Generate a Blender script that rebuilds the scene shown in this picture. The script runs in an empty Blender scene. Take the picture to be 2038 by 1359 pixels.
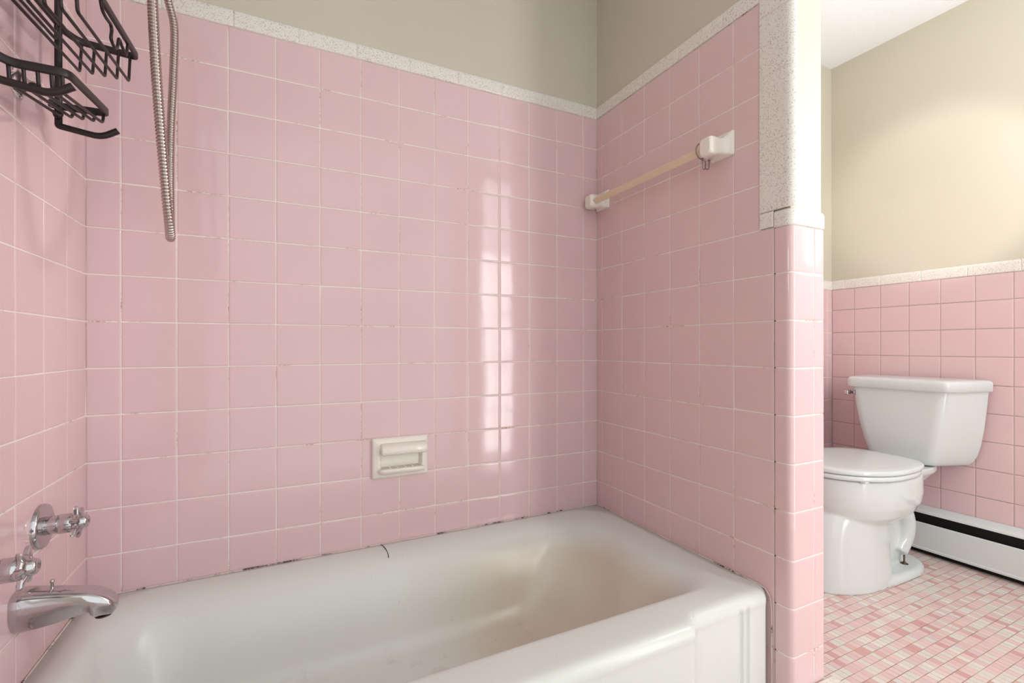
import bpy, math, random
from mathutils import Vector, Matrix
random.seed(7)
D = bpy.data
COL = bpy.context.scene.collection
PI = math.pi

# ------------------------------------------------------------------ helpers
class MB:
    """collects geometry for ONE mesh object"""
    def __init__(s):
        s.v = []; s.f = []; s.m = []; s.sm = []
    def add(s, vs, fs, mi=0, smooth=True):
        o = len(s.v)
        s.v += [tuple(p) for p in vs]
        for f in fs:
            s.f.append(tuple(i + o for i in f)); s.m.append(mi); s.sm.append(smooth)
    def quad(s, a, b, c, d, mi=0):
        s.add([a, b, c, d], [(0, 1, 2, 3)], mi, False)
    def box(s, x0, x1, y0, y1, z0, z1, mi=0):
        vs = [(x, y, z) for z in (z0, z1) for y in (y0, y1) for x in (x0, x1)]
        s.add(vs, [(0, 2, 3, 1), (4, 5, 7, 6), (0, 1, 5, 4), (2, 6, 7, 3), (0, 4, 6, 2), (1, 3, 7, 5)], mi, False)
    def loft(s, loops, closed=True, cap0=False, cap1=False, mi=0, smooth=True, flip=False):
        n = len(loops[0]); vs = [p for l in loops for p in l]; fs = []
        for j in range(len(loops) - 1):
            for i in range(n if closed else n - 1):
                a = j * n + i; b = j * n + (i + 1) % n
                q = (a, b, b + n, a + n)
                fs.append(q[::-1] if flip else q)
        s.add(vs, fs, mi, smooth)
        for on, l, rev in ((cap0, loops[0], True), (cap1, loops[-1], False)):
            if on:
                idx = list(range(n))
                if rev != flip: idx = idx[::-1]
                s.add(l, [tuple(idx)], mi, False)
    def rbox(s, x0, x1, y0, y1, z0, z1, r=.003, mi=0, seg=3):
        """box with rounded edges"""
        loops = []
        r = min(r, (x1-x0)/2.01, (y1-y0)/2.01, (z1-z0)/2.01)
        st = [(z0 + r - r*math.cos(t*PI/2/seg), r - r*math.sin(t*PI/2/seg)) for t in range(seg + 1)]
        st += [(z1 - r + r*math.sin(t*PI/2/seg), r - r*math.cos(t*PI/2/seg)) for t in range(seg + 1)]
        for z, ins in st:
            loops.append([(x, y, z) for x, y in rrect(x0+ins, x1-ins, y0+ins, y1-ins, max(r-ins, .0002)+.0002, seg+1)])
        s.loft(loops, True, True, True, mi)
    def tube(s, pts, r, seg=10, mi=0, smooth_path=0, caps=True, rfun=None):
        if smooth_path: pts = catmull(pts, smooth_path)
        pts = [Vector(p) for p in pts]
        n = len(pts); loops = []
        t0 = (pts[1] - pts[0]).normalized()
        up = Vector((0, 0, 1)) if abs(t0.z) < .9 else Vector((1, 0, 0))
        nrm = (up - t0 * up.dot(t0)).normalized()
        for i, p in enumerate(pts):
            if i == 0: t = t0
            elif i == n - 1: t = (pts[i] - pts[i-1]).normalized()
            else:
                t = (pts[i+1] - pts[i-1])
                t = t.normalized() if t.length > 1e-9 else (pts[i]-pts[i-1]).normalized()
            nrm = (nrm - t * nrm.dot(t)).normalized()
            bn = t.cross(nrm)
            rr = rfun(i / (n - 1)) if rfun else r
            loops.append([p + nrm * rr * math.cos(a) + bn * rr * math.sin(a) for a in [2*PI*k/seg for k in range(seg)]])
        s.loft(loops, True, caps, caps, mi)
    def lathe(s, prof, c, axis='x', seg=32, mi=0, rad=None):
        """prof: list of (d along axis, radius); rad(a) optional radius factor"""
        loops = []
        for d, r in prof:
            l = []
            for k in range(seg):
                a = 2*PI*k/seg; q = r * (rad(a) if rad else 1)
                if axis == 'x': l.append((c[0]+d, c[1]+q*math.cos(a), c[2]+q*math.sin(a)))
                elif axis == 'z': l.append((c[0]+q*math.cos(a), c[1]+q*math.sin(a), c[2]+d))
                else: l.append((c[0]+q*math.sin(a), c[1]+d, c[2]+q*math.cos(a)))
            loops.append(l)
        s.loft(loops, True, True, True, mi)
    def sphere(s, c, r, mi=0, seg=14):
        s.lathe([(-r*math.cos(PI*i/10), max(r*math.sin(PI*i/10), 1e-5)) for i in range(11)], c, 'z', seg, mi)
    def build(s, name, mats, parent=None, **props):
        me = D.meshes.new(name)
        off = parent_off(parent)
        me.from_pydata([(p[0]-off[0], p[1]-off[1], p[2]-off[2]) for p in s.v], [], s.f)
        for m in (mats if isinstance(mats, (list, tuple)) else [mats]): me.materials.append(m)
        me.polygons.foreach_set('material_index', s.m)
        me.polygons.foreach_set('use_smooth', s.sm)
        me.update()
        o = D.objects.new(name, me); COL.objects.link(o)
        if parent: o.parent = parent
        for k, v in props.items(): o[k] = v
        return o

def parent_off(p):
    x = y = z = 0
    while p:
        x += p.location.x; y += p.location.y; z += p.location.z; p = p.parent
    return (x, y, z)

def thing(name, loc, label, category, group=None):
    o = D.objects.new(name, None); COL.objects.link(o); o.location = loc
    o.empty_display_size = .05
    o['label'] = label; o['category'] = category
    if group: o['group'] = group
    return o

def rrect(x0, x1, y0, y1, r, n=6):
    r = max(min(r, (x1-x0)/2, (y1-y0)/2), 1e-5)
    pts = []
    for cx, cy, a0 in ((x1-r, y1-r, 0), (x0+r, y1-r, 90), (x0+r, y0+r, 180), (x1-r, y0+r, 270)):
        for k in range(n):
            a = math.radians(a0 + 90*k/(n-1)); pts.append((cx + r*math.cos(a), cy + r*math.sin(a)))
    return pts

def catmull(p, n):
    p = [Vector(q) for q in p]; out = []
    for i in range(len(p) - 1):
        a = p[max(i-1, 0)]; b = p[i]; c = p[i+1]; d = p[min(i+2, len(p)-1)]
        for k in range(n):
            t = k/n
            out.append(.5*((2*b) + (c-a)*t + (2*a-5*b+4*c-d)*t*t + (3*b-a-3*c+d)*t**3))
    out.append(p[-1]); return out

def sround(pts, r, n=5):
    """polyline with its corners rounded off"""
    pts = [Vector(p) for p in pts]; out = [pts[0]]
    for i in range(1, len(pts)-1):
        a, b, c = pts[i-1], pts[i], pts[i+1]
        d1 = (a-b); d2 = (c-b); q = min(r, d1.length*.48, d2.length*.48)
        p1 = b + d1.normalized()*q; p2 = b + d2.normalized()*q
        for k in range(n+1):
            t = k/n; out.append(p1*(1-t)**2 + b*2*t*(1-t) + p2*t*t)
    out.append(pts[-1]); return out

def lin(h):
    return tuple(((c/255)/12.92 if c/255 <= .04045 else ((c/255+.055)/1.055)**2.4) for c in h) + (1,)

# ------------------------------------------------------------------ materials
class Mat:
    def __init__(s, name):
        s.m = D.materials.new(name); s.m.use_nodes = True
        s.t = s.m.node_tree; s.b = s.t.nodes['Principled BSDF']
        s.geo = None
    def n(s, kind, **kw):
        o = s.t.nodes.new(kind)
        for k, v in kw.items():
            if k in o.inputs: o.inputs[k].default_value = v
            else: setattr(o, k, v)
        return o
    def l(s, a, b): s.t.links.new(a, b)
    def pos(s):
        if not s.geo: s.geo = s.n('ShaderNodeNewGeometry')
        return s.geo.outputs['Position']
    def noise(s, scale, detail=3, rough=.5, vec=None):
        o = s.n('ShaderNodeTexNoise'); o.inputs['Scale'].default_value = scale
        o.inputs['Detail'].default_value = detail; o.inputs['Roughness'].default_value = rough
        s.l(vec or s.pos(), o.inputs['Vector']); return o.outputs['Fac']
    def ramp(s, fac, stops, const=False):
        r = s.n('ShaderNodeValToRGB'); e = r.color_ramp.elements
        if const: r.color_ramp.interpolation = 'CONSTANT'
        while len(e) < len(stops): e.new(.5)
        for q, (p, c) in zip(e, stops): q.position = p; q.color = c
        s.l(fac, r.inputs['Fac']); return r.outputs['Color']
    def math(s, op, a, b=None):
        o = s.n('ShaderNodeMath', operation=op)
        for i, q in enumerate((a, b)):
            if q is None: continue
            if isinstance(q, (int, float)): o.inputs[i].default_value = q
            else: s.l(q, o.inputs[i])
        return o.outputs[0]
    def mix(s, fac, a, b):
        o = s.n('ShaderNodeMix', data_type='RGBA')
        for i, q in ((0, fac), (6, a), (7, b)):
            if isinstance(q, (int, float, tuple)): o.inputs[i].default_value = q
            else: s.l(q, o.inputs[i])
        return o.outputs[2]
    def bump(s, h, strength, dist=.001):
        o = s.n('ShaderNodeBump'); o.inputs['Strength'].default_value = strength; o.inputs['Distance'].default_value = dist
        s.l(h, o.inputs['Height']); s.l(o.outputs[0], s.b.inputs['Normal'])
    def set(s, col=None, rough=None, metal=None, ior=None, spec=None):
        if col is not None:
            if isinstance(col, tuple): s.b.inputs['Base Color'].default_value = col
            else: s.l(col, s.b.inputs['Base Color'])
        if rough is not None:
            if isinstance(rough, (int, float)): s.b.inputs['Roughness'].default_value = rough
            else: s.l(rough, s.b.inputs['Roughness'])
        if metal is not None: s.b.inputs['Metallic'].default_value = metal
        if ior is not None: s.b.inputs['IOR'].default_value = ior
        return s

def m_tile():
    a = Mat('pink_glazed_tile')
    c = a.ramp(a.noise(5, 2), [(.3, lin((228, 197, 200))), (.7, lin((231, 200, 202)))])
    a.set(c, .1, ior=1.5); a.bump(a.noise(28, 2), .10, .002); return a.m
def m_grout(name='cream_grout', base=(244, 236, 230), dirt=.58):
    a = Mat(name)
    d = a.ramp(a.noise(9, 4, .7), [(dirt - .04, (0, 0, 0, 1)), (dirt + .1, (1, 1, 1, 1))])
    d2 = a.math('MULTIPLY', d, a.ramp(a.noise(160, 2), [(.4, (0, 0, 0, 1)), (.6, (1, 1, 1, 1))]))
    a.set(a.mix(d2, lin(base), lin((176, 128, 88))), .8); return a.m
def m_speckle():
    a = Mat('speckled_white_trim_tile')
    f = a.noise(330, 2, .65)
    c = a.ramp(f, [(.34, lin((186, 175, 167))), (.44, lin((240, 235, 229)))])
    a.set(c, .22); return a.m
def m_paint():
    a = Mat('cream_wall_paint')
    c = a.ramp(a.noise(2.2, 2), [(.3, lin((208, 201, 184))), (.7, lin((212, 205, 189)))])
    a.set(c, .55); a.bump(a.noise(240, 3), .12, .001); return a.m
def m_ceiling():
    a = Mat('white_stippled_ceiling'); a.set(lin((244, 246, 248)), .9)
    a.bump(a.noise(170, 4, .7), .6, .003); return a.m
def m_white(name, c, r, marks=False):
    a = Mat(name)
    if marks:
        # tan tint inside the basin, stronger towards its sloping end
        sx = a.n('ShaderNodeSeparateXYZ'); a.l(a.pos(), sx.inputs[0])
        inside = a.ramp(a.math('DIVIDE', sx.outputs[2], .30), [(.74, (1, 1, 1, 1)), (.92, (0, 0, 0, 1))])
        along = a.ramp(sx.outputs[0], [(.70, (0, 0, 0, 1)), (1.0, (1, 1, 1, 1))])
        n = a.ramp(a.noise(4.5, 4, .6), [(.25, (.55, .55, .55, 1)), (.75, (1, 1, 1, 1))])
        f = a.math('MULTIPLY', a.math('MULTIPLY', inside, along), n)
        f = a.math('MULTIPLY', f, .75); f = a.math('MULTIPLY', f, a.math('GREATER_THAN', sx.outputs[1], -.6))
        scum = a.math('MULTIPLY', a.ramp(a.noise(14, 5, .65), [(.56, (0, 0, 0, 1)), (.66, (1, 1, 1, 1))]),
                      a.ramp(a.math('DIVIDE', sx.outputs[2], .30), [(.22, (.3, .3, .3, 1)), (.36, (0, 0, 0, 1))]))
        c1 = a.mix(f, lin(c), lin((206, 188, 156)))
        chip = a.ramp(a.noise(60, 3), [(.24, (1, 1, 1, 1)), (.27, (0, 0, 0, 1))])
        c2 = a.mix(scum, c1, lin((190, 172, 156)))
        a.set(a.mix(a.math('MULTIPLY', chip, .25), c2, lin((170, 155, 145))), r)
    else: a.set(lin(c), r)
    return a.m
def m_simple(name, c, r, metal=0):
    return Mat(name).set(lin(c), r, metal).m
def m_chrome(name='worn_chrome', c=(196, 192, 194), r=.045):
    a = Mat(name); a.set(lin(c), a.ramp(a.noise(40, 3), [(.3, (r,)*3 + (1,)), (.8, (r + .10,)*3 + (1,))]), 1.0); return a.m
def m_emit(name, c, s):
    a = Mat(name); a.set((0, 0, 0, 1), .2)
    a.b.inputs['Emission Color'].default_value = c; a.b.inputs['Emission Strength'].default_value = s; return a.m
def m_mosaic():
    a = Mat('pink_and_white_mosaic_floor')
    PX, PY = .0206, .0285
    sx = a.n('ShaderNodeSeparateXYZ'); a.l(a.pos(), sx.inputs[0])
    u = a.math('DIVIDE', a.math('ADD', sx.outputs[0], -.0025), PX); v = a.math('DIVIDE', a.math('ADD', sx.outputs[1], .4326), PY)
    cu, cv = a.math('FLOOR', u), a.math('FLOOR', v)
    cb = a.n('ShaderNodeCombineXYZ'); a.l(cu, cb.inputs[0]); a.l(cv, cb.inputs[1])
    wn = a.n('ShaderNodeTexWhiteNoise', noise_dimensions='2D'); a.l(cb.outputs[0], wn.inputs['Vector'])
    pal = [(0, lin((230, 200, 198))), (.2, lin((226, 192, 191))), (.34, lin((232, 206, 198))), (.45, lin((222, 196, 198))),
           (.50, lin((212, 158, 156))), (.57, lin((221, 177, 171))), (.60, lin((228, 224, 217))), (.80, lin((236, 231, 224))), (.93, lin((228, 202, 198)))]
    c = a.ramp(wn.outputs['Value'], pal, True)
    white = a.math('MULTIPLY', a.math('GREATER_THAN', wn.outputs['Value'], .60), a.math('LESS_THAN', wn.outputs['Value'], .93))
    sp = a.ramp(a.noise(520, 2, .6), [(.36, (1, 1, 1, 1)), (.46, (0, 0, 0, 1))])
    c = a.mix(a.math('MULTIPLY', a.math('MULTIPLY', sp, white), .6), c, lin((150, 140, 132)))
    c = a.mix(.1, c, lin((218, 214, 214)))
    fu, fv = a.math('FRACT', u), a.math('FRACT', v)
    du = a.math('MULTIPLY', a.math('MINIMUM', fu, a.math('SUBTRACT', 1, fu)), PX)
    dv = a.math('MULTIPLY', a.math('MINIMUM', fv, a.math('SUBTRACT', 1, fv)), PY)
    g = a.math('MAXIMUM', a.math('LESS_THAN', du, .00055), a.math('LESS_THAN', dv, .00095))
    gc = a.ramp(a.noise(14, 3), [(.35, lin((150, 124, 104))), (.65, lin((198, 172, 152)))])
    a.set(a.mix(g, c, gc), a.math('ADD', .3, a.math('MULTIPLY', g, .5)))
    h = a.ramp(a.math('MINIMUM', du, dv), [(0, (0, 0, 0, 1)), (.0016, (1, 1, 1, 1))])
    a.bump(h, .3, .0006); return a.m
def m_caulk():
    a = Mat('mildewed_caulk')
    d = a.math('MULTIPLY', a.ramp(a.noise(13, 3, .6), [(.53, (0, 0, 0, 1)), (.60, (1, 1, 1, 1))]),
               a.ramp(a.noise(140, 3, .7), [(.42, (0, 0, 0, 1)), (.52, (1, 1, 1, 1))]))
    a.set(a.mix(d, lin((228, 212, 204)), lin((62, 48, 44))), .7); return a.m
def m_hose():
    a = Mat('ribbed_chrome_hose'); a.set(lin((186, 174, 168)), .22, 1.0); return a.m
def m_clear():
    a = Mat('clear_suction_plastic'); a.set((1, 1, 1, 1), .08)
    a.b.inputs['Transmission Weight'].default_value = 1.0; a.b.inputs['IOR'].default_value = 1.18; return a.m

TILE, GROUT, SPECK, PAINT, CEIL = m_tile(), m_grout(), m_speckle(), m_paint(), m_ceiling()
GROUT2 = m_grout('grey_grout', (176, 160, 152), .58)
TUB = m_white('tinted_white_enamel', (227, 231, 227), .24, True)
PORC = m_white('white_porcelain', (217, 224, 223), .12)
CERAM = m_white('off_white_ceramic', (246, 240, 231), .14)
CREAMBAR = m_white('yellowed_plastic', (236, 216, 186), .3)
CHROME, HOSE, CLEAR = m_chrome(), m_hose(), m_clear()
BRONZE = m_simple('dark_bronze_wire', (44, 36, 35), .42, .3)
BLACK = m_simple('black_recess', (14, 13, 13), .8)
HEATW = m_simple('white_heater_enamel', (222, 228, 227), .35)
MOSAIC, CAULK = m_mosaic(), m_caulk()
DARKM = m_simple('tarnished_metal', (92, 80, 70), .35, 1.0)
WIRE = m_simple('steel_wire', (150, 144, 142), .2, 1.0)
WOOD = m_simple('white_joinery', (232, 230, 226), .4)
MATS = [TILE, GROUT, PAINT, SPECK]           # slots 0..3 of the tiled walls

# ------------------------------------------------------------------ tiles as real geometry
G = .0009                                     # half a grout joint
BEV = ((0, .0017), (.0008, .0006), (.0022, .0001), (.0048, 0))
CAPBEV = ((0, .0065), (.0012, .0038), (.0035, .0018), (.008, .0003), (.013, 0))
def patch(B, pts, z0, z1, mi=0, tilt=.0035, top=BEV, bot=BEV, ends=(BEV, BEV)):
    """one cushion-edged tile swept along a polyline of (x, y, nx, ny), from z0 to z1"""
    z0 += G; z1 -= G
    L = [0]
    for a, b in zip(pts, pts[1:]): L.append(L[-1] + math.hypot(b[0]-a[0], b[1]-a[1]))
    tot = L[-1]
    sc0 = min(1, tot*.45/ends[0][-1][0]); sc1 = min(1, tot*.45/ends[1][-1][0])
    S = [(G*.5 + q[0]*sc0, q[1]) for q in ends[0]] 
    mid = [(l, 0) for l in L[1:-1] if S[-1][0] + .0005 < l < tot - ends[1][-1][0]*sc1 - .0005]
    S = [(s, d) for s, d in S] + mid + [(tot - G*.5 - q[0]*sc1, q[1]) for q in ends[1]][::-1]
    zt = min(1, (z1-z0)*.45/max(top[-1][0], bot[-1][0]))
    Z = [(z0 + q[0]*zt, q[1]) for q in bot] + [(z1 - q[0]*zt, q[1]) for q in top][::-1]
    ta, tb = random.gauss(0, tilt), random.gauss(0, tilt)
    vs = []
    for z, dz in Z:
        for s, ds in S:
            i = 0
            while i < len(L) - 2 and L[i+1] < s: i += 1
            t = (s - L[i])/max(L[i+1]-L[i], 1e-9)
            a, b = pts[i], pts[i+1]
            nx, ny = a[2]+(b[2]-a[2])*t, a[3]+(b[3]-a[3])*t; ln = math.hypot(nx, ny); nx /= ln; ny /= ln
            off = -max(ds, dz) + ta*(s - tot/2) + tb*(z - (z0+z1)/2)
            vs.append((a[0]+(b[0]-a[0])*t + nx*off, a[1]+(b[1]-a[1])*t + ny*off, z))
    n = len(S); fs = [(j*n+i, j*n+i+1, (j+1)*n+i+1, (j+1)*n+i) for j in range(len(Z)-1) for i in range(n-1)]
    # face winding so that the normal follows (nx, ny)
    a, b = pts[0], pts[-1]
    dx, dy = pts[1][0]-pts[0][0], pts[1][1]-pts[0][1]
    if (dy*pts[0][2] - dx*pts[0][3]) < 0: fs = [f[::-1] for f in fs]
    B.add(vs, fs, mi, True)

def flat(axis, c, nsign, a, b):
    """profile of a flat tile: on plane axis = c, from a to b along the other axis"""
    if axis == 'y': return [(a, c, 0, nsign), (b, c, 0, nsign)]
    return [(c, a, nsign, 0), (c, b, nsign, 0)]

def tiled(B, axis, c, ns, cuts, rows, zmin, zmax, gslot=1):
    """a tiled rectangle with its grout bed"""
    lo, hi = min(cuts)-.004, max(cuts)+.004; cs = sorted(cuts); rs = sorted(rows)
    for a, b in zip(cs, cs[1:]):
        for z0, z1 in zip(rs, rs[1:]): patch(B, flat(axis, c, ns, a, b), z0, z1)
    g = c - ns*.0011
    if axis == 'y': q = [(lo, g, zmin), (hi, g, zmin), (hi, g, zmax), (lo, g, zmax)]
    else: q = [(g, lo, zmin), (g, hi, zmin), (g, hi, zmax), (g, lo, zmax)]
    if (axis == 'y' and ns > 0) or (axis == 'x' and ns < 0): q = q[::-1]
    B.quad(*q, gslot)

P = .11
XR = 1.4455            # tub side of the partition
XP = 1.571             # toilet side of the partition
XF = 2.8771            # far wall behind the toilet
YF = -.735             # end face of the partition
YFRONT = -1.95
HC = 2.2555
ROWS = [.27] + [.38 + k*P for k in range(13)]       # up to 1.70
ROWS_LOW = [.0, .05, .16, .27] + [.38 + k*P for k in range(7)] + [1.148]
WROWS = [.0, .0576, .1676, .2776] + [.3876 + k*P for k in range(7)] + [1.150]

# floor and ceiling
B = MB(); B.quad((-.1, YFRONT-.1, 0), (XF+.1, YFRONT-.1, 0), (XF+.1, .1, 0), (-.1, .1, 0)); B.build('floor', MOSAIC, kind='structure')
B = MB(); B.quad((-.1, .1, HC), (XF+.1, .1, HC), (XF+.1, YFRONT-.1, HC), (-.1, YFRONT-.1, HC)); B.build('ceiling', CEIL, kind='structure')

# back wall: tub surround and the strip behind the toilet
B = MB()
B.box(-.1, XF+.1, .005, .1, 0, HC, 2)
xs = [-.001] + [(n+.5897)*P for n in range(13)] + [XR+.001]
tiled(B, 'y', 0, -1, xs, ROWS, .25, 1.701)
xs = [XP, 1.66] + [1.66 + .11*k for k in range(1, 11)] + [XF - .037, XF]
tiled(B, 'y', 0, -1, xs, WROWS, 0, 1.151)
B.build('wall_back', MATS, kind='structure')

# left wall with the taps
B = MB()
B.box(-.1, -.005, -1.22, .1, 0, HC, 2); B.box(-.1, -.005, YFRONT, -1.22, 1.98, HC, 2)
ys = [.001] + [-.1072 - .1093*k for k in range(6)] + [-.735]
tiled(B, 'x', 0, 1, ys, ROWS, .25, 1.701)
B.build('wall_left', MATS, kind='structure')

# unseen hall shell added outside the left wall opening to block world light
B = MB()
B.box(-2.5, -.1, -1.05, -1.0, 0, HC, 0); B.box(-2.5, -.1, -2.95, -2.9, 0, HC, 0); B.box(-2.55, -2.5, -2.95, -1.0, 0, HC, 0); B.box(-2.55, -.1, -2.95, -1.0, HC, HC+.05, 0); B.box(-2.55, -.1, -2.95, -1.0, -.05, -.002, 0)
B.build('hall_light_block', PAINT, kind='structure')

# partition between tub and toilet
B = MB()
B.box(XR+.006, XP-.006, YF+.006, .006, 0, HC, 2)
ys = [.001] + [-(m+.2951)*P for m in range(7)]
YB = ys[-1]                                    # joint beside the rounded edge tiles
yv = -.655                                     # edge of the speckled vertical trim
ysu = [y for y in ys if y > yv] + [yv]
rows_a = [.05, .16] + [r for r in ROWS if r <= 1.16]; rows_b = [r for r in ROWS if r >= 1.14]
tiled(B, 'x', XR, -1, ys, rows_a, .0, 1.1500)
tiled(B, 'x', XR, -1, ysu, rows_b, 1.1500, 1.701)
RB = .0165
def bull(x0, ys, ye, xe, r=RB, n=7):
    pr = [(x0, ys, -1, 0)]
    for k in range(n+1):
        a = PI + k*PI/2/n
        pr.append((x0 + r + r*math.cos(a), ye + r + r*math.sin(a), math.cos(a), math.sin(a)))
    pr.append((xe, ye, 0, -1)); return pr
def bull2(xs, ye, x1, yend, r=.009, n=5):
    pr = [(xs, ye, 0, -1)]
    for k in range(n+1):
        a = 1.5*PI + k*PI/2/n
        pr.append((x1 - r + r*math.cos(a), ye + r + r*math.sin(a), math.cos(a), math.sin(a)))
    pr.append((x1, yend, 1, 0)); return pr
XJ = 1.5296
for z0, z1 in zip(ROWS_LOW, ROWS_LOW[1:]):
    patch(B, bull(XR, YB, YF, XJ), z0, z1, tilt=.002)
    patch(B, bull2(XJ, YF, XP, YF+.03), z0, z1, tilt=.002)
    patch(B, flat('x', XP, 1, YF+.03, YF+.14), z0, z1)
    for k in range(5): patch(B, flat('x', XP, 1, YF+.14+.11*k, min(YF+.25+.11*k, 0)), z0, z1)
    patch(B, flat('x', XP, 1, YF+.69, 0), z0, z1)
def bed(B, pr, z0, z1, d=.0011, mi=1):
    l0 = [(x - nx*d, y - ny*d, z0) for x, y, nx, ny in pr]; l1 = [(p[0], p[1], z1) for p in l0]
    B.loft([l0, l1], False, mi=mi)
bed(B, bull(XR, YB, YF, XJ), 0, 1.148); bed(B, bull2(XJ, YF, XP, YF+.03), 0, 1.148)
B.quad((XP-.0011, YF+.03, 0), (XP-.0011, 0, 0), (XP-.0011, 0, 1.15), (XP-.0011, YF+.03, 1.15), 1)
B.build('wall_right', MATS, kind='structure')

# far wall behind the toilet
B = MB()
B.box(XF+.005, XF+.1, YFRONT, .1, 0, HC, 2)
ys = [0] + [-(m+.9237)*P for m in range(-1, 17) if (m+.9237) > .02] + [YFRONT]
for a, b in zip(ys, ys[1:]):
    for z0, z1 in zip(WROWS, WROWS[1:]): patch(B, flat('x', XF, -1, b, a), z0, z1)
B.quad((XF+.0011, 0, 0), (XF+.0011, YFRONT, 0), (XF+.0011, YFRONT, 1.151), (XF+.0011, 0, 1.151), 1)
B.build('wall_far', [TILE, GROUT2, PAINT, SPECK], kind='structure')

# entrance side of the room, behind the photographer: a wall with a tall glazed sidelight, open to the left of it
WX0, WX1 = 1.81, 2.06
B = MB()
B.box(1.60, WX0, YFRONT-.1, YFRONT, 0, HC); B.box(WX1, 2.36, YFRONT-.1, YFRONT, 0, HC); B.box(WX0, WX1, YFRONT-.1, YFRONT, 2.16, HC)
B.box(2.36, 2.63, YFRONT-.1, YFRONT, 0, 1.0); B.box(2.36, 2.63, YFRONT-.1, YFRONT, 1.30, HC); B.box(2.63, XF+.1, YFRONT-.1, YFRONT, 0, HC)
B.build('wall_front', PAINT, kind='structure')
w = MB(); fw = .012
for x in (WX0, WX1-fw, 1.955): w.box(x, x+fw, YFRONT-.06, YFRONT-.01, .0, 2.16)
for z in (0, .36, .74, 1.12, 1.58, 2.148): w.box(WX0, WX1, YFRONT-.058, YFRONT-.012, z, z+fw)
wo = w.build('window_1', WOOD, kind='structure')
p = MB(); p.quad((WX0, YFRONT-.05, 0), (WX0, YFRONT-.05, 1.585), (WX1, YFRONT-.05, 1.585), (WX1, YFRONT-.05, 0))
DAY = m_emit('daylit_glass', (1.0, .99, .98, 1), 10.5)
p.build('pane', DAY, wo)
p = MB(); p.quad((WX0, YFRONT-.049, 1.585), (WX0, YFRONT-.049, 2.15), (WX1, YFRONT-.049, 2.15), (WX1, YFRONT-.049, 1.585))
p.build('upper_glow_panel', m_emit('upper_glow', (1.0, .97, .95, 1), 5), wo)  # unseen glowing panel, added to mirror faintly in the tiles above the pane
w = MB()
for x in (2.36, 2.618, 2.487): w.box(x, x+fw, YFRONT-.06, YFRONT-.01, 1.0, 1.30)
for z in (1.0, 1.288): w.box(2.36, 2.63, YFRONT-.058, YFRONT-.012, z, z+fw)
wo = w.build('window_2', WOOD, kind='structure')
p = MB(); p.quad((2.36, YFRONT-.05, 1.0), (2.36, YFRONT-.05, 1.3), (2.63, YFRONT-.05, 1.3), (2.63, YFRONT-.05, 1.0))
p.build('pane', m_emit('dim_glass', (1.0, .97, .93, 1), 2.4), wo)

# ------------------------------------------------------------------ speckled trims
CT = .0022                                     # the trims stand a little proud of the field tile
def caprun(name, axis, c, ns, joints, z0, z1, bedslot=True):
    B = MB()
    js = sorted(joints)
    for a, b in zip(js, js[1:]): patch(B, flat(axis, c + ns*CT, ns, a, b), z0, z1, 0, .0015, CAPBEV)
    g = c + ns*.0004; lo, hi = js[0], js[-1]
    q = ([(lo, g, z0), (hi, g, z0), (hi, g, z1-.007), (lo, g, z1-.007)] if axis == 'y'
         else [(g, lo, z0), (g, hi, z0), (g, hi, z1-.007), (g, lo, z1-.007)])
    if (axis == 'y' and ns > 0) or (axis == 'x' and ns < 0): q = q[::-1]
    B.quad(*q, 1)
    return B.build(name, [SPECK, GROUT], kind='structure')
J = .1535
caprun('trim_1', 'y', 0, -1, [0] + [.1432 + J*k for k in range(9)][:9] + [XR], 1.700, 1.7465)
caprun('trim_2', 'x', XR, -1, [0, -.09] + [-.09 - J*k for k in range(1, 4)] + [yv], 1.700, 1.7465)
caprun('trim_3', 'x', 0, 1, [0, -.1] + [-.1 - J*k for k in range(1, 5)] + [-.735], 1.700, 1.7465)
caprun('trim_4', 'x', XF, -1, [0, -.0587] + [-.2116 - J*k for k in range(11)] + [YFRONT], 1.150, 1.1965)
caprun('trim_5', 'y', 0, -1, [XP] + [1.70 + J*k for k in range(8)] + [XF], 1.150, 1.1965)
# vertical run on the outer edge of the surround, rounding onto the end face
B = MB()
zj = [1.1895, 1.3535, 1.5137, 1.657, 1.81, 1.963, 2.116, HC]
VE = ((0, .0045), (.001, .0022), (.003, .0006), (.006, 0))
for z0, z1 in zip(zj, zj[1:]):
    patch(B, [(x - nx*0 + nx*CT, y + ny*CT, nx, ny) for x, y, nx, ny in bull(XR, yv, -.7375, XR+.0185, .0155)], z0, z1, 0, .0015, BEV, BEV, (BEV, VE))
bed(B, [(x, y, nx, ny) for x, y, nx, ny in bull(XR, yv, -.7375, XR+.0185, .0155)], 1.1895, HC, -.0004, 1)
patch(B, flat('x', XR-CT, -1, YB, yv), 1.150, 1.1895, 0, .0015)
B.build('trim_6', [SPECK, GROUT], kind='structure')
# cap round the end face of the partition
B = MB()
q = [(x + nx*CT, y + ny*CT, nx, ny) for x, y, nx, ny in bull(XR, YB, YF, 1.490)]
patch(B, q, 1.148, 1.1885, 0, .001, CAPBEV)
q = [(x + nx*CT, y + ny*CT, nx, ny) for x, y, nx, ny in bull2(1.490, YF, XP, YF+.03)]
patch(B, q, 1.148, 1.1885, 0, .001, CAPBEV)
patch(B, flat('x', XP+CT, 1, YF+.03, 0), 1.148, 1.1885, 0, .001, CAPBEV)
bed(B, [(x, y, nx, ny) for x, y, nx, ny in bull(XR, YB, YF, 1.490)], 1.148, 1.18, -.0004, 1)
bed(B, [(x, y, nx, ny) for x, y, nx, ny in bull2(1.490, YF, XP, YF+.03)], 1.148, 1.18, -.0004, 1)
B.build('trim_7', [SPECK, GROUT], kind='structure')
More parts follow.
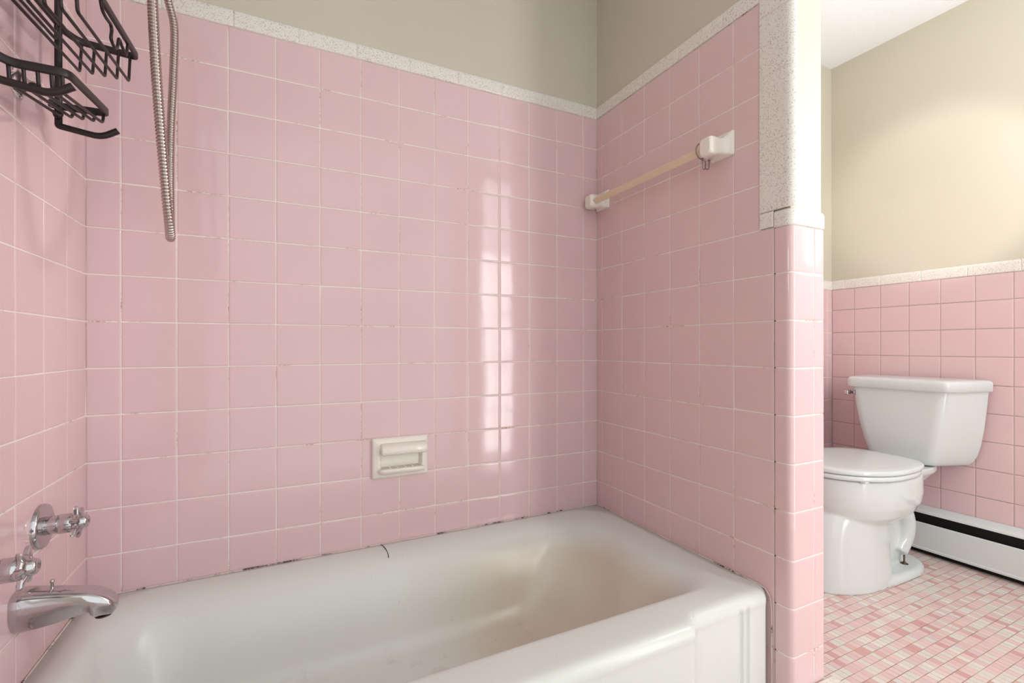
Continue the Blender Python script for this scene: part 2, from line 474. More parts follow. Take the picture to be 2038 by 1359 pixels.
# low speckled sill at the foot of the end face
B = MB(); B.rbox(XR+.01, 1.592, -.84, YF-.001, .0, .084, .006); B.build('trim_8', SPECK, kind='structure')

# ------------------------------------------------------------------ bathtub
def yfront(x):
    def ss(a, b, t):
        t = min(max((t-a)/(b-a), 0), 1); return t*t*(3-2*t)
    k = ss(.235, .275, x) * (1 - ss(1.168, 1.208, x))
    return -.684 - .0245*k
GRV = (1.345, 1.3665, 1.388)
def groove(x):
    d = 0
    for g in GRV + tuple(XR - q for q in GRV):
        t = abs(x-g)/.0085
        if t < 1: d = max(d, math.cos(t*PI/2))
    return .0065*d
tx = set([i/60 for i in range(61)])
for g in GRV + tuple(XR - q for q in GRV):
    for k in range(-5, 6): tx.add(min(max((g + k*.0017)/XR, 0), 1))
for k in range(9):
    for a in (.235, 1.168): tx.add((a + k*.005)/XR)
tx = sorted(tx)
NS, NC = 24, 9
def ring(x0, x1, y0, y1, r, front=None, grv=0, z=0, slope=True):
    """closed loop: front side left to right, right side, back, left; r = 4 corner radii fl, fr, br, bl"""
    fl, fr, br, bl = r; out = []
    for t in tx:
        x = x0 + fl + t*(x1 - fr - x0 - fl); y = y0
        if front is not None: y = yfront(x) + front + grv*groove(x)
        out.append((x, y))
    def arc(cx, cy, rr, a0):
        return [(cx + rr*math.cos(math.radians(a0+90*k/NC)), cy + rr*math.sin(math.radians(a0+90*k/NC))) for k in range(1, NC)]
    yfr = (yfront(x1) + front) if front is not None else y0
    out += arc(x1-fr, yfr+fr, fr, 270)
    out += [(x1, yfr+fr + (y1-br-yfr-fr)*k/NS) for k in range(NS+1)]
    out += arc(x1-br, y1-br, br, 0)
    out += [(x1-br + (x0+bl-x1+br)*k/40, y1) for k in range(41)]
    out += arc(x0+bl, y1-bl, bl, 90)
    yfl = (yfront(x0) + front) if front is not None else y0
    out += [(x0, y1-bl + (yfl+fl-y1+bl)*k/NS) for k in range(NS+1)]
    out += arc(x0+fl, yfl+fl, fl, 180)
    return [(x, y, z + (.0085*(x/XR) if slope else 0)) for x, y in out]
X0, X1, Y1 = .0012, XR-.0012, -.0012
ZR = .2865
c0 = (.022, .022, .002, .002)
def out_(z, ins, grv=1, sl=True, tw=0):
    rr = tuple(max(q - ins*.5, .0015) for q in c0)
    return ring(X0+tw, X1-tw, 0, Y1, rr, ins, grv, z, sl)
loops = [out_(0, .0016, 1, False), out_(.03, .0016, 1, False), out_(.244, .0016), out_(.2515, .0014, .9), out_(.2555, .0006, .6), out_(.2605, 0, .4), out_(.2670, .0004, .1), out_(.2735, .0028, 0),
         out_(.2795, .0072, 0), out_(.2835, .0128, 0), out_(.2858, .0195, 0), out_(ZR, .028, 0)]
IN = dict(x0=.058, x1=1.375, y0=-.602, y1=-.052)
def inn(z, fb, l, r, rad, back=None):
    b = fb if back is None else back
    return ring(IN['x0']+l, IN['x1']-r, IN['y0']+fb, IN['y1']-b, rad, None, 0, z)
R4 = (.10, .12, .15, .12)
loops += [inn(ZR, -.012, -.012, -.045, R4, -.036), inn(ZR-.0008, -.004, -.004, -.028, R4, -.020), inn(ZR-.0035, .003, .004, -.008, R4, .002),
          inn(ZR-.010, .009, .012, .016, R4, .022), inn(ZR-.022, .014, .019, .040, R4, .042), inn(.235, .020, .026, .070, R4, .062),
          inn(.19, .027, .034, .108, R4, .082), inn(.14, .035, .044, .150, R4, .098), inn(.105, .044, .056, .186, R4, .110),
          inn(.080, .060, .074, .220, (.1, .12, .12, .1), .122), inn(.064, .084, .10, .256, (.1, .12, .12, .1), .140), inn(.056, .115, .14, .30, (.09, .1, .1, .09), .165),
          inn(.053, .16, .20, .37, (.08, .09, .09, .08), .20), inn(.052, .23, .3, .5, (.03, .03, .03, .03), .26)]
B = MB(); B.loft(loops, True, False, False)
tubroot = thing('bathtub', (XR/2, -.345, 0), 'white enamelled alcove bathtub with fluted apron end and tan-tinted basin', 'bathtub')
cv = loops[-1]
ctr = (sum(p[0] for p in cv)/len(cv), sum(p[1] for p in cv)/len(cv), .052+.0042)
B.add(cv + [ctr], [(i, (i+1) % len(cv), len(cv)) for i in range(len(cv))])
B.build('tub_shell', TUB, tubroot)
B = MB(); B.lathe([(0, .0005), (0, .034), (.002, .033), (.003, .026), (.0015, .024), (.0015, .0005)][::1], (.25, -.33, .0545), 'z', 28)
B.build('drain', CHROME, tubroot)

# caulk line round the tub
B = MB()
rz = lambda x: ZR + .0085*x/XR
path = [(.0022, -.66, rz(0)+.0006), (.0022, -.0035, rz(0)+.0006), (.0035, -.0022, rz(0)+.0006), (XR-.0035, -.0022, rz(XR)+.0006), (XR-.0022, -.0035, rz(XR)+.0006), (XR-.0022, -.655, rz(XR)+.0006), (XR-.0024, -.672, rz(XR)-.002), (XR-.0026, -.6845, rz(XR)-.017), (XR-.0026, -.688, .24), (XR-.0026, -.688, .0)]
pp = []
for a, b in zip(path, path[1:]):
    a, b = Vector(a), Vector(b); n = max(1, int((b-a).length/.012))
    pp += [a + (b-a)*k/n for k in range(n)]
pp.append(Vector(path[-1]))
B.tube(pp, .0019, 6, rfun=lambda t: .0019 + .0006*math.sin(t*190)*math.sin(t*71))
B.build('trim_9', CAULK, kind='structure')

# dark thread of hair on the tub edge
B = MB()
B.tube([(.669, -.007, ZR+.0055), (.6745, -.030, ZR+.0052), (.678, -.058, ZR-.001), (.6765, -.078, ZR-.0055)], .0011, 6, smooth_path=6)
o = B.build('caulk_strand', m_simple('dark_strand', (70, 58, 54), .6)); o['label'] = 'thin dark curved strand lying over the back rim of the bathtub'; o['category'] = 'debris'

# ------------------------------------------------------------------ tub taps and spout
def handle(y, z, turn, label):
    t = thing('tap_handle', (0, y, z), label, 'tap', 'tub taps')
    b = MB(); b.lathe([(-.003, .041), (.005, .0412), (.0085, .0395), (.0095, .037), (.0092, .018), (.009, .0005)], (0, y, z), 'x', 40); b.build('escutcheon', CHROME, t)
    b = MB()
    pr = [(.009, .0165)]
    for k in range(4): pr += [(.011+.0045*k, .0172), (.0132+.0045*k, .0155)]
    pr += [(.029, .0165), (.029, .001)]
    b.lathe(pr, (0, y, z), 'x', 28); b.build('collar', CHROME, t)
    b = MB(); b.lathe([(.027, .002), (.0272, .0165), (.029, .0182), (.050, .0178), (.052, .0165), (.0525, .002)], (0, y, z), 'x', 32); h = b.build('stem_sleeve', CHROME, t)
    b = MB()
    star = lambda a: 0.70 + .48*max(0, math.cos(6*(a+turn)))**1.4
    b.lathe([(.0505, .006), (.0507, .026), (.0520, .0275), (.0560, .0275), (.0580, .0255), (.0605, .017), (.0620, .0125)], (0, y, z), 'x', 84, rad=None if False else star)
    b.sm = [False]*len(b.sm); w = b.build('hand_wheel', CHROME, t)
    b = MB(); b.lathe([(.058, .0135), (.0640, .0132), (.0695, .0112), (.0712, .0092), (.0712, .0072), (.0685, .0064), (.0680, .0005)], (0, y, z), 'x', 28); b.build('cap_button', CHROME, w)
handle(-.2363, .5345, .35, 'chrome tub tap handle nearer the tiled corner with full round plate')
handle(-.447, .5345, .0, 'chrome tub tap handle at the left picture edge, lower in view')

sp = thing('tub_spout', (0, -.325, .42), 'chrome tub spout with diverter pin above the left tub rim', 'spout')
#     x, z bottom, z top, half width
SEC = [(0, .388, .4545, .029), (.004, .387, .4555, .0295), (.012, .3865, .4555, .0285), (.03, .387, .4525, .0262), (.05, .3895, .4485, .0245), (.075, .3945, .4435, .0235),
       (.092, .3975, .440, .0230), (.100, .3975, .438, .0228), (.103, .3905, .437, .0226), (.109, .3872, .4345, .0224), (.118, .3870, .430, .0216), (.126, .3872, .4245, .0200), (.132, .3885, .418, .0176), (.136, .393, .4105, .0130), (.1375, .398, .405, .006)]
B = MB(); lp = []
for x, zb, zt, hw in SEC:
    zc, hh = (zb+zt)/2, (zt-zb)/2; l = []
    for k in range(40):
        a = 2*PI*k/40; c, s_ = math.cos(a), math.sin(a); e = .55
        # flattened top, full round underside
        yy = hw*math.copysign(abs(c)**e, c)*(1.0 if s_ > 0 else (1 - .22*abs(s_)))
        l.append((x, -.325 + yy, zc + hh*math.copysign(abs(s_)**(.50 if s_ > 0 else .85), s_)))
    lp.append(l)
B.loft(lp, True, True, True); B.build('spout_body', CHROME, sp)
B = MB(); B.lathe([(0, .0022), (.0135, .0022), (.014, .0032), (.0175, .0034), (.0185, .0026), (.019, .0005)], (.047, -.325, .446), 'z', 14); B.build('diverter_pin', CHROME, sp)
B = MB(); B.lathe([(0, .012), (.001, .0125), (.0022, .0115), (.0022, .001)], (.117, -.325, .3850), 'z', 20); B.build('outlet_ring', DARKM, sp)

# ------------------------------------------------------------------ shower arm, hose and hanging caddy
sa = thing('shower_fitting', (0, -.345, 1.86), 'chrome shower head and pipe on the left wall above the caddy', 'shower')
B = MB(); B.lathe([(.0, .032), (.004, .031), (.008, .022), (.012, .012), (.012, .001)], (-.004, -.345, 1.86), 'x', 28); B.build('escutcheon', CHROME, sa)
B = MB(); B.tube(sround([(0, -.345, 1.86), (.09, -.345, 1.88), (.19, -.345, 1.83)], .06, 8), .0085, 14); B.build('arm_pipe', CHROME, sa)
B = MB(); B.lathe([(0, .012), (.0, .015), (.03, .015), (.033, .011), (.06, .03), (.075, .036), (.08, .034), (.08, .001)][::1], (.196, -.345, 1.745), 'z', 24); B.build('spray_head', CHROME, sa)
HP = [(.196, -.36, 1.80), (.2045, -.39, 1.70), (.2082, -.418, 1.58), (.2085, -.42, 1.4985), (.2086, -.42, 1.4641), (.2117, -.42, 1.3856), (.2148, -.415, 1.3093), (.218, -.405, 1.2339), (.2214, -.385, 1.1433), (.222, -.362, 1.0965),
      (.2162, -.320, 1.0790), (.2078, -.27, 1.1022), (.1986, -.22, 1.1521), (.1917, -.18, 1.2384), (.1897, -.16, 1.3459), (.1928, -.15, 1.4729), (.1945, -.15, 1.5757), (.1852, -.16, 1.6273), (.176, -.19, 1.68), (.172, -.25, 1.75), (.18, -.32, 1.80)]
path = catmull(HP, 40)
acc = [0]
for a, b in zip(path, path[1:]): acc.append(acc[-1] + (b-a).length)
tot = acc[-1]; pitch = .0058; N = int(tot/pitch*10); pts = []; j = 0
for i in range(N+1):
    s_ = tot*i/N
    while j < len(acc)-2 and acc[j+1] < s_: j += 1
    t = (s_-acc[j])/max(acc[j+1]-acc[j], 1e-9); pts.append(path[j].lerp(path[j+1], t))
B = MB(); B.tube(pts, .0078, 12, rfun=lambda t: .0081 - .0022*(abs(math.sin(t*tot/pitch*PI))**9))
ho = B.build('shower_hose', HOSE); ho['label'] = 'ribbed metal shower hose hanging in a long loop by the left wall'; ho['category'] = 'hose'

cad = thing('shower_caddy', (.03, -.348, 1.29), 'dark bronze wire shower caddy with two baskets hanging on left wall', 'shower caddy')
# the caddy hangs slightly askew: height falls towards the room
def zt(y): return .105*(y + .20)
T1 = 1.469
YA, YBk = -.20, -.495
for y in (-.245, -.468):
    zb = 1.283 + zt(y) + .008
    B = MB()
    B.tube(sround([(.03, y, 1.86), (.0305, y-.0005, zb), (.036, y-.001, zb-.001), (.094, y-.002, zb-.010), (.120, y-.004, zb+.007)], .022, 7), .0058, 12)
    B.build('post', BRONZE, cad)
B = MB(); B.tube(sround([(.03, -.245, 1.858), (.03, -.29, 1.875), (.03, -.42, 1.875), (.03, -.468, 1.858)], .03, 6), .0058, 12); B.build('hanger_bow', BRONZE, cad)
def flatbar(B, pts, h=.0068, w=.0035, closed=False):
    """flat strip on edge, swept along a polyline"""
    pts = [Vector(p) for p in pts]; n = len(pts); loops = []
    for i, p in enumerate(pts):
        a = pts[(i-1) % n] if (closed or i) else p; b = pts[(i+1) % n] if (closed or i < n-1) else p
        t = (b-a); t.z = 0; t.normalize(); s_ = Vector((t.y, -t.x, 0))
        loops.append([p + s_*w*q + Vector((0, 0, h*r)) for q, r in ((-.5, -.4), (-.4, -.5), (.4, -.5), (.5, -.4), (.5, .4), (.4, .5), (-.4, .5), (-.5, .4))])
    if closed: loops.append(loops[0])
    B.loft(loops, True, not closed, not closed)
# upper basket
XA, XB_ = .031, .140
rail = sround([(XA, -.225, T1+.012+zt(-.225)), (.047, YA, T1+.007), (XB_, YA, T1), (XB_, YBk, T1+zt(YBk)), (.047, YBk, T1+.007+zt(YBk)), (XA, -.47, T1+.012+zt(-.47)), (XA, -.24, T1+.012+zt(-.24))], .012, 5)
up = MB(); flatbar(up, rail, .0125, .0062); upo = up.build('upper_basket_rail', BRONZE, cad)
for x in (.0515, .0712, .0903, .1093, .1283):
    b = MB()
    dz = .058
    b.tube(sround([(x, YA-.001, T1+.003), (x, YA-.012, T1-dz), (x, YBk+.012, T1-dz+zt(YBk)), (x, YBk+.001, T1+zt(YBk)+.003)], .006, 4), .0026, 8)
    b.build('floor_wire', BRONZE, upo)
b = MB(); b.tube(sround([(XA+.001, -.262, T1+.004+zt(-.262)), (XA+.003, -.268, T1-.032), (XA+.003, -.43, T1-.05), (XA+.001, -.436, T1+.006+zt(-.436))], .006, 4), .0026, 8); b.build('back_wire', BRONZE, upo)
b = MB(); b.tube(sround([(XB_, -.425, 1.4425), (XB_, -.4168, 1.4292), (XB_, -.3992, 1.4278), (XB_, -.3728, 1.4324), (XB_, -.366, 1.4269), (XB_, -.3727, 1.4071), (XB_, -.352, 1.4030), (XB_, -.336, 1.4104), (XB_, -.3262, 1.4364), (XB_, -.302, 1.4300), (XB_, -.2801, 1.4280), (XB_, -.2685, 1.4600)], .007, 4), .0027, 8)
b.build('razor_hook', BRONZE, upo)
# lower basket
T2 = 1.3225; YC, YD = -.252, -.448; XL = .1065
def z2(y): return .12*(y - YC)
rail = sround([(.026, YC-.012, T2-.002), (.020, YC, T2), (.032, YC+.004, T2), (XL, YC, T2), (XL, YD+.0, T2+z2(YD)), (.040, YD, T2+z2(YD)), (.022, YD-.012, T2+z2(YD)+.006), (.014, YD-.04, T2+z2(YD)+.03)], .016, 6)
lo = MB(); flatbar(lo, rail, .0125, .0062); loo = lo.build('lower_basket_rail', BRONZE, cad)
for x in (.037, .054, .070, .086, .099):
    b = MB()
    b.tube(sround([(x, YD+.001, T2+z2(YD)), (x, YD+.006, T2-.030+z2(YD)), (x, YC-.006, T2-.022), (x, YC-.001, T2)], .010, 5), .0026, 8)
    b.build('floor_wire', BRONZE, loo)
b = MB(); b.tube(sround([(.0345, YC-.003, T2-.001), (.040, YC-.004, T2-.020), (.030, YC-.004, T2-.026), (.0255, YC-.003, T2-.012)], .006, 4), .0024, 8); b.build('clamp_loop', BRONZE, loo)
b = MB(); b.lathe([(.002, .0255), (.003, .0258), (.006, .021), (.012, .012), (.019, .0075), (.024, .0068), (.024, .0005)], (0, -.322, 1.322), 'x', 32)
su = b.build('suction_cup', CLEAR, cad, label='clear plastic suction cup')
b = MB(); b.lathe([(.0225, .001), (.0225, .006), (.026, .0075), (.031, .0065), (.033, .001)], (0, -.336, 1.314), 'x', 18); b.build('suction_knob', BRONZE, su)

# ------------------------------------------------------------------ soap dish
sd = thing('soap_dish', (.726, 0, .485), 'off white ceramic soap dish set into the pink back wall', 'soap dish')
x0, x1, z0, z1 = .6437, .8085, .4852, .6030
def zr(x0, x1, z0, z1, r, y, n=5): return [(x, y, z) for x, z in rrect(x0, x1, z0, z1, r, n)]
B = MB()
B.loft([zr(x0, x1, z0, z1, .003, .003), zr(x0, x1, z0, z1, .003, -.008), zr(x0+.002, x1-.002, z0+.002, z1-.002, .003, -.0115), zr(x0+.007, x1-.007, z0+.007, z1-.007, .004, -.0145),
        zr(x0+.014, x1-.014, z0+.014, z1-.014, .006, -.0165), zr(x0+.018, x1-.016, z0+.022, z1-.030, .008, -.0175), zr(x0+.021, x1-.019, z0+.025, z1-.033, .008, -.0165), zr(x0+.023, x1-.021, z0+.027, z1-.035, .008, -.012),
        zr(x0+.025, x1-.023, z0+.029, z1-.037, .008, -.003), zr(x0+.028, x1-.026, z0+.032, z1-.040, .008, -.0012)], True, False, True)
B.build('dish_body', CERAM, sd)
B = MB()   # grab bar over the opening: overhanging bar with a rounded nose
lp = []
for x in (x0+.022, x0+.0235, x0+.027, x1-.012, x1-.008, x1-.0065):
    s_ = .55 if x in (x0+.022, x1-.0065) else (.9 if x in (x0+.0235, x1-.008) else 1)
    prof = [(-.012, z1-.014), (-.024, z1-.017), (-.034, z1-.022), (-.0385, z1-.028), (-.0395, z1-.036), (-.0385, z1-.044), (-.034, z1-.0475), (-.028, z1-.0465), (-.020, z1-.040), (-.012, z1-.034)]
    cy, cz = -.022, z1-.032
    lp.append([(x, cy+(y-cy)*s_, cz+(z-cz)*s_) for y, z in prof])
B.loft(lp, True, True, True); B.build('grab_bar', CERAM, sd)
B = MB()   # soap tray lip
lp = []
for x in (x0+.016, x0+.019, x0+.030, x1-.030, x1-.017, x1-.014):
    s_ = .45 if x in (x0+.016, x1-.014) else (.85 if x in (x0+.019, x1-.017) else 1)
    prof = [(-.002, z0+.031), (-.024, z0+.029), (-.034, z0+.0315), (-.039, z0+.0305), (-.0405, z0+.026), (-.038, z0+.0205), (-.030, z0+.0155), (-.014, z0+.010), (-.004, z0+.010)]
    lp.append([(x, -.004+(y+.004)*s_, z0+.022+(z-z0-.022)*s_) for y, z in prof])
B.loft(lp, True, True, True)
for k in range(4): B.rbox(x0+.046+.022*k, x0+.052+.022*k, -.031, -.005, z0+.027, z0+.0318, .0016)
B.build('tray', CERAM, sd)

# ------------------------------------------------------------------ towel bar
tb = thing('towel_bar', (XR, -.29, 1.378), 'cream square towel bar on two white ceramic posts, pink right wall', 'towel bar')
zc = 1.3815; XB = XR - .047
def post(yc, fy0, fy1):
    B = MB(); lp = []
    def sec(x, a0, a1, h, r, dz=0): return [(x, y, z) for y, z in rrect(a0, a1, zc+dz-h, zc+dz+h, r, 6)]
    for x, a0, a1, h, r, dz in ((XR-.0005, fy0, fy1, .0315, .003, .010), (XR-.006, fy0+.0005, fy1-.0005, .031, .003, .010), (XR-.008, fy0+.003, fy1-.003, .029, .005, .009), (XR-.013, yc-.027, yc+.027, .0250, .010, .006), (XR-.022, yc-.021, yc+.021, .0215, .009, .003),
                                (XR-.034, yc-.0195, yc+.0195, .0210, .008, .001), (XR-.046, yc-.0195, yc+.0195, .0230, .007, 0), (XR-.060, yc-.0195, yc+.0195, .0230, .007, 0), (XR-.0655, yc-.0182, yc+.0182, .0215, .007, 0), (XR-.068, yc-.015, yc+.015, .018, .007, 0)):
        lp.append(sec(x, a0, a1, h, r, dz)[::-1])
    B.loft(lp, True, True, True); return B.build('post', CERAM, tb)
post(-.5515, -.586, -.514); post(-.040, -.076, -.003)
B = MB(); h = .0128
B.loft([[(XB - h, y, zc), (XB - h*.9, y, zc + h*.1), (XB - h*.1, y, zc + h*.9), (XB + h*.1, y, zc + h*.9), (XB + h*.9, y, zc + h*.1), (XB + h*.9, y, zc - h*.1), (XB + h*.1, y, zc - h*.9), (XB - h*.1, y, zc - h*.9), (XB - h*.9, y, zc - h*.1)] for y in (-.535, -.055)], True, True, True, 0, False)
B.build('bar', CREAMBAR, tb)

hk = thing('curtain_hook', (XB, -.512, zc), 'metal double curtain hook hung over the near end of the towel bar', 'curtain hook')
B = MB(); yh = -.5225; R = .0200; pts = []
for k in range(13):
    a = math.radians(62 + k*200/12); pts.append((XB + R*math.cos(a), yh, zc + R*math.sin(a)))
pts += [(XB+.008, yh-.001, zc-.0205), (XB+.0125, yh-.001, zc-.028), (XB+.0125, yh-.001, zc-.040)]
B.tube(pts, .0015, 8, smooth_path=3); B.build('hook_wire', WIRE, hk)
B = MB(); B.tube([(XB+.0125, yh-.0025, zc-.024), (XB+.0115, yh-.0025, zc-.042), (XB+.006, yh-.002, zc-.046), (XB+.002, yh-.002, zc-.040), (XB+.0012, yh-.002, zc-.022)], .0013, 8, smooth_path=4)
B.sphere((XB+.0012, yh-.002, zc-.0205), .0034); B.build('prong', WIRE, hk)
B = MB(); B.tube([(XB+.0125, yh-.001, zc-.030), (XB+.014, yh-.001, zc-.041), (XB+.020, yh-.001, zc-.044), (XB+.026, yh-.001, zc-.038), (XB+.0270, yh-.001, zc-.021)], .0013, 8, smooth_path=4)
B.sphere((XB+.0270, yh-.001, zc-.0195), .0034); B.build('prong', WIRE, hk)
B = MB(); a = math.radians(62); B.sphere((XB+R*math.cos(a), yh, zc+R*math.sin(a)), .0036); B.build('hook_tip', BRONZE, hk)

# ------------------------------------------------------------------ toilet
YC_ = -.368
to = thing('toilet', (2.45, YC_, 0), 'white two piece toilet with closed lid against the far wall', 'toilet')
def egg(xf, xb, hw, z, n=56, pf=2.25, back=.6):
    """egg outline: blunt back, rounder front"""
    xm = xf + (xb-xf)*back; out = []
    for k in range(n):
        a = 2*PI*k/n; c, s_ = math.cos(a), math.sin(a)
        e = 2/(2.0 if c < 0 else 2.9)
        x = xm + math.copysign(abs(c)**e, c)*((xm-xf) if c < 0 else (xb-xm))
        out.append((x, YC_ + hw*math.copysign(abs(s_)**e, s_), z))
    return out
B = MB()
B.loft([egg(2.135, 2.60, .172, .403, back=.52), egg(2.136, 2.60, .175, .395, back=.52), egg(2.138, 2.60, .1755, .37, back=.52), egg(2.142, 2.605, .174, .335, back=.52), egg(2.150, 2.60, .168, .30, back=.52), egg(2.166, 2.585, .152, .265, back=.52), egg(2.19, 2.55, .128, .24, back=.5), egg(2.22, 2.50, .10, .22, back=.5)][::-1], True, True, True)
B.loft([egg(2.118, 2.47, .118, 0, back=.62), egg(2.118, 2.47, .118, .03, back=.62), egg(2.122, 2.465, .114, .10, back=.62), egg(2.128, 2.46, .112, .20, back=.62), egg(2.138, 2.46, .114, .245, back=.62), egg(2.15, 2.46, .118, .27, back=.62)], True, True, True)
B.loft([egg(2.15, 2.705, .126, 0, back=.62), egg(2.15, 2.705, .126, .016, back=.62), egg(2.156, 2.698, .120, .026, back=.62), egg(2.17, 2.69, .11, .030, back=.62)], True, True, True)
B.loft([egg(2.38, 2.66, .055, .02), egg(2.38, 2.655, .058, .12), egg(2.38, 2.68, .062, .24), egg(2.38, 2.76, .075, .32), egg(2.40, 2.81, .095, .355), egg(2.40, 2.83, .108, .372), egg(2.40, 2.83, .108, .392)], True, True, True)
for sgn in (-1, 1):
    B.tube([(2.40, YC_+sgn*.050, .215), (2.47, YC_+sgn*.058, .26), (2.545, YC_+sgn*.062, .255), (2.595, YC_+sgn*.062, .20), (2.60, YC_+sgn*.056, .13), (2.57, YC_+sgn*.048, .075)], .036, 14, smooth_path=6)
bo = B.build('bowl', PORC, to)
md = bo.modifiers.new('Remesh', 'REMESH'); md.mode = 'VOXEL'; md.voxel_size = .0042; md.use_smooth_shade = True
md = bo.modifiers.new('Smooth', 'SMOOTH'); md.factor = .5; md.iterations = 6
def slab(name, f, z0, z1, r, dome=0, mat=PORC):
    B = MB(); lp = []
    for z, i in ((z0, r*.6), (z0 + r*.5, r*.1), (z0+r*.9, 0), (z1-r, 0), (z1-r*.35, r*.3), (z1-r*.05, r), (z1+dome*.4, r+.03), (z1+dome*.8, r+.08), (z1+dome, .16)): lp.append(f(i, z))
    B.loft(lp, True, True, True); return B.build(name, mat, to)
slab('seat', lambda i, z: egg(2.128+i, 2.575-i, .182-i, z, back=.5), .4065, .4235, .006)
slab('lid', lambda i, z: egg(2.126+i, 2.592-i*.8, .184-i, z, back=.5), .4255, .4425, .006, .004)
B = MB(); B.rbox(2.19, 2.215, YC_-.135, YC_-.120, .4025, .4068, .001); B.build('seat_bumper', PORC, to)
for sgn in (-1, 1):
    B = MB(); B.tube([(2.588, YC_+sgn*.055, .418), (2.588, YC_+sgn*.095, .418)], .010, 14); B.rbox(2.578, 2.606, YC_+sgn*.075-.014, YC_+sgn*.075+.014, .388, .414, .003); B.build('hinge', PORC, to)
# tank: trapezoid plan, drawn in towards the bottom
def plan(xf, xb, hf, hb, r, z):
    c = [(xf, YC_-hf), (xb, YC_-hb), (xb, YC_+hb), (xf, YC_+hf)]
    out = []
    for i in range(4):
        a, b, d = Vector(c[i-1]), Vector(c[i]), Vector(c[(i+1) % 4])
        q = r if i in (0, 3) else .006
        p1 = b + (a-b).normalized()*q; p2 = b + (d-b).normalized()*q
        for k in range(9):
            t = k/8; v = p1*(1-t)**2 + b*2*t*(1-t) + p2*t*t; out.append((v.x, v.y, z))
    return out
B = MB()
TK = [(.394, 2.725, 2.848, .085, .135, .03), (.396, 2.71, 2.855, .098, .155, .03), (.402, 2.70, 2.858, .106, .168, .03), (.415, 2.693, 2.858, .112, .178, .03), (.44, 2.687, 2.858, .119, .190, .03), (.48, 2.681, 2.858, .128, .200, .03), (.54, 2.675, 2.858, .141, .209, .03), (.61, 2.670, 2.858, .153, .216, .03), (.694, 2.666, 2.858, .165, .223, .03)]
B.loft([plan(a, b, c, d, r, z) for z, a, b, c, d, r in TK], True, True, True); tk = B.build('tank', PORC, to)
B = MB()
def lidp(i, z): return plan(2.652+i, 2.862-i*.3, .178-i, .234-i, .026, z)
B.loft([lidp(.008, .6935), lidp(.003, .695), lidp(0, .698), lidp(0, .724), lidp(.001, .730), lidp(.004, .7345), lidp(.010, .7375), lidp(.03, .7395), lidp(.07, .7405)], True, True, True); B.build('tank_lid', PORC, to)
B = MB(); B.lathe([(0, .011), (.004, .011), (.006, .008), (.014, .007), (.014, .001)], (2.672, YC_+.150, .668), 'y', 18)
B.rbox(2.640, 2.672, YC_+.166, YC_+.182, .658, .678, .004); B.build('flush_lever', CHROME, to)
B = MB(); B.lathe([(0, .001), (0, .0135), (.0015, .0125), (.004, .006), (.006, .0055), (.006, .0032), (.032, .0032), (.0335, .002), (.0335, .0005)], (2.573, YC_-.073, .030), 'z', 18); B.build('floor_bolt', DARKM, to)

# ------------------------------------------------------------------ baseboard heater
HY0, HY1 = -.004, YFRONT + .01
ht = thing('baseboard_heater', (2.845, -.9, 0), 'white hot water baseboard heater along far wall behind toilet', 'heater')
def ext(prof, name, mat):
    B = MB(); n = len(prof)
    B.loft([[(x, y, z) for x, z in prof] for y in (HY0, HY1)], True, True, True, 0, False); return B.build(name, mat, ht)
ext([(2.8755, .001), (2.8755, .1935), (2.871, .1935), (2.871, .001)], 'back_plate', HEATW)
ext([(2.8752, .194), (2.862, .194), (2.822, .186), (2.8125, .181), (2.8115, .1735), (2.8150, .1735), (2.8160, .1785), (2.824, .1825), (2.863, .190), (2.8752, .190)], 'top_cover', HEATW)
ext([(2.8200, .1330), (2.8155, .1335), (2.8120, .1300), (2.8115, .034), (2.8095, .029), (2.8100, .022), (2.8135, .0205), (2.8150, .024), (2.8150, .128), (2.8170, .1300), (2.8200, .1295)], 'front_panel', HEATW)
ext([(2.8705, .012), (2.8705, .170), (2.836, .170), (2.836, .0006), (2.846, .0006)], 'fin_element', BLACK)
B = MB(); B.rbox(2.812, 2.8755, HY0+.0005, HY0+.003, .001, .194, .001); B.build('end_cap', HEATW, ht)

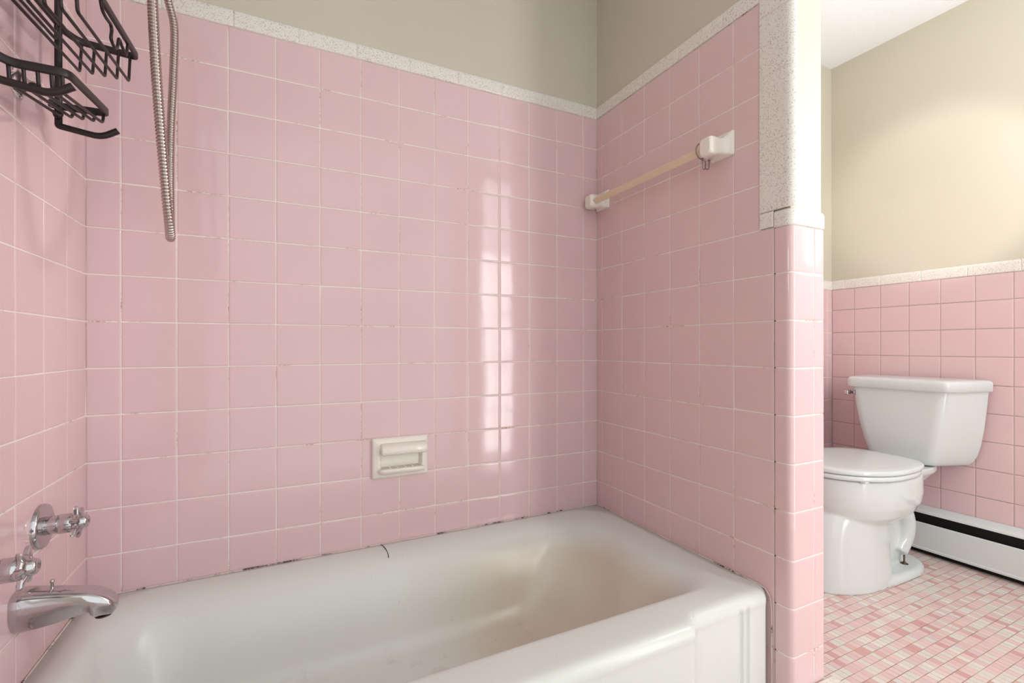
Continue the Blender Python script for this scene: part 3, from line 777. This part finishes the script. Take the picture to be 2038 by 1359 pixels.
# ------------------------------------------------------------------ lights, world, camera
def area(name, loc, target, sx, sy, e, col=(1, 1, 1)):
    l = D.lights.new(name, 'AREA'); l.shape = 'RECTANGLE'; l.size = sx; l.size_y = sy; l.energy = e; l.color = col
    o = D.objects.new(name, l); COL.objects.link(o); o.location = loc
    o.rotation_euler = (Vector(target)-Vector(loc)).to_track_quat('-Z', 'Y').to_euler(); return o
W = D.worlds.new('World'); bpy.context.scene.world = W; W.use_nodes = True
bg = W.node_tree.nodes['Background']; bg.inputs['Color'].default_value = (.95, 1, 1.01, 1); bg.inputs['Strength'].default_value = 1.18
def point(name, loc, e, rad, col=(1, 1, 1)):
    l = D.lights.new(name, 'POINT'); l.energy = e; l.shadow_soft_size = rad; l.color = col
    o = D.objects.new(name, l); COL.objects.link(o); o.location = loc; return o
point('toilet_side_fill', (2.40, -1.55, 1.70), 11.0, .11, (.93, .98, 1))  # unseen fill light, added to brighten the toilet side and left wall
point('hall_fill', (-.55, -1.55, 1.35), 9, .15, (1, .99, .97))  # unseen fill, added to brighten the right wall of the tub
up_ = area('ceiling_fill', (2.1, -.95, .8), (2.1, -.94, 3), .3, .3, 4.0, (.95, .98, 1)); up_.data.spread = math.radians(100)  # unseen upward fill, added to whiten the ceiling
l = D.lights.new('left_wall_fill', 'SPOT'); l.energy = 75; l.spot_size = math.radians(34); l.spot_blend = .8; l.shadow_soft_size = .3; l.color = (1, .99, .98)  # unseen narrow spot, added to lighten the left tiled wall
o = D.objects.new('left_wall_fill', l); COL.objects.link(o); o.location = (2.4, -1.35, 1.5)
o.rotation_euler = (Vector((0, -.16, 1.05))-o.location).to_track_quat('-Z', 'Y').to_euler(); o.scale = (.42, 1, 1)
l = D.lights.new('far_wall_fill_spot', 'SPOT'); l.energy = 22; l.spot_size = math.radians(36); l.spot_blend = .55; l.shadow_soft_size = .04; l.color = (1, .99, .96)  # unseen spot, added to throw the bright patch on the far wall
o = D.objects.new('far_wall_fill_spot', l); COL.objects.link(o); o.location = (1.72, -1.0, 1.42)
o.rotation_euler = (Vector((2.877, -.44, 1.50))-o.location).to_track_quat('-Z', 'Y').to_euler()

cam = D.cameras.new('Camera'); co = D.objects.new('Camera', cam); COL.objects.link(co)
cam.sensor_width = 36; cam.lens = 942.5*36/2038; cam.shift_y = 10.35/2038; cam.clip_start = .02
co.location = (.4048, -1.4204, .8701); co.rotation_euler = (PI/2, .001, -.4551)
bpy.context.scene.camera = co
vs = bpy.context.scene.view_settings
vs.view_transform = 'Standard'; vs.look = 'None'; vs.gamma = 1; vs.exposure = .2; vs.use_curve_mapping = False
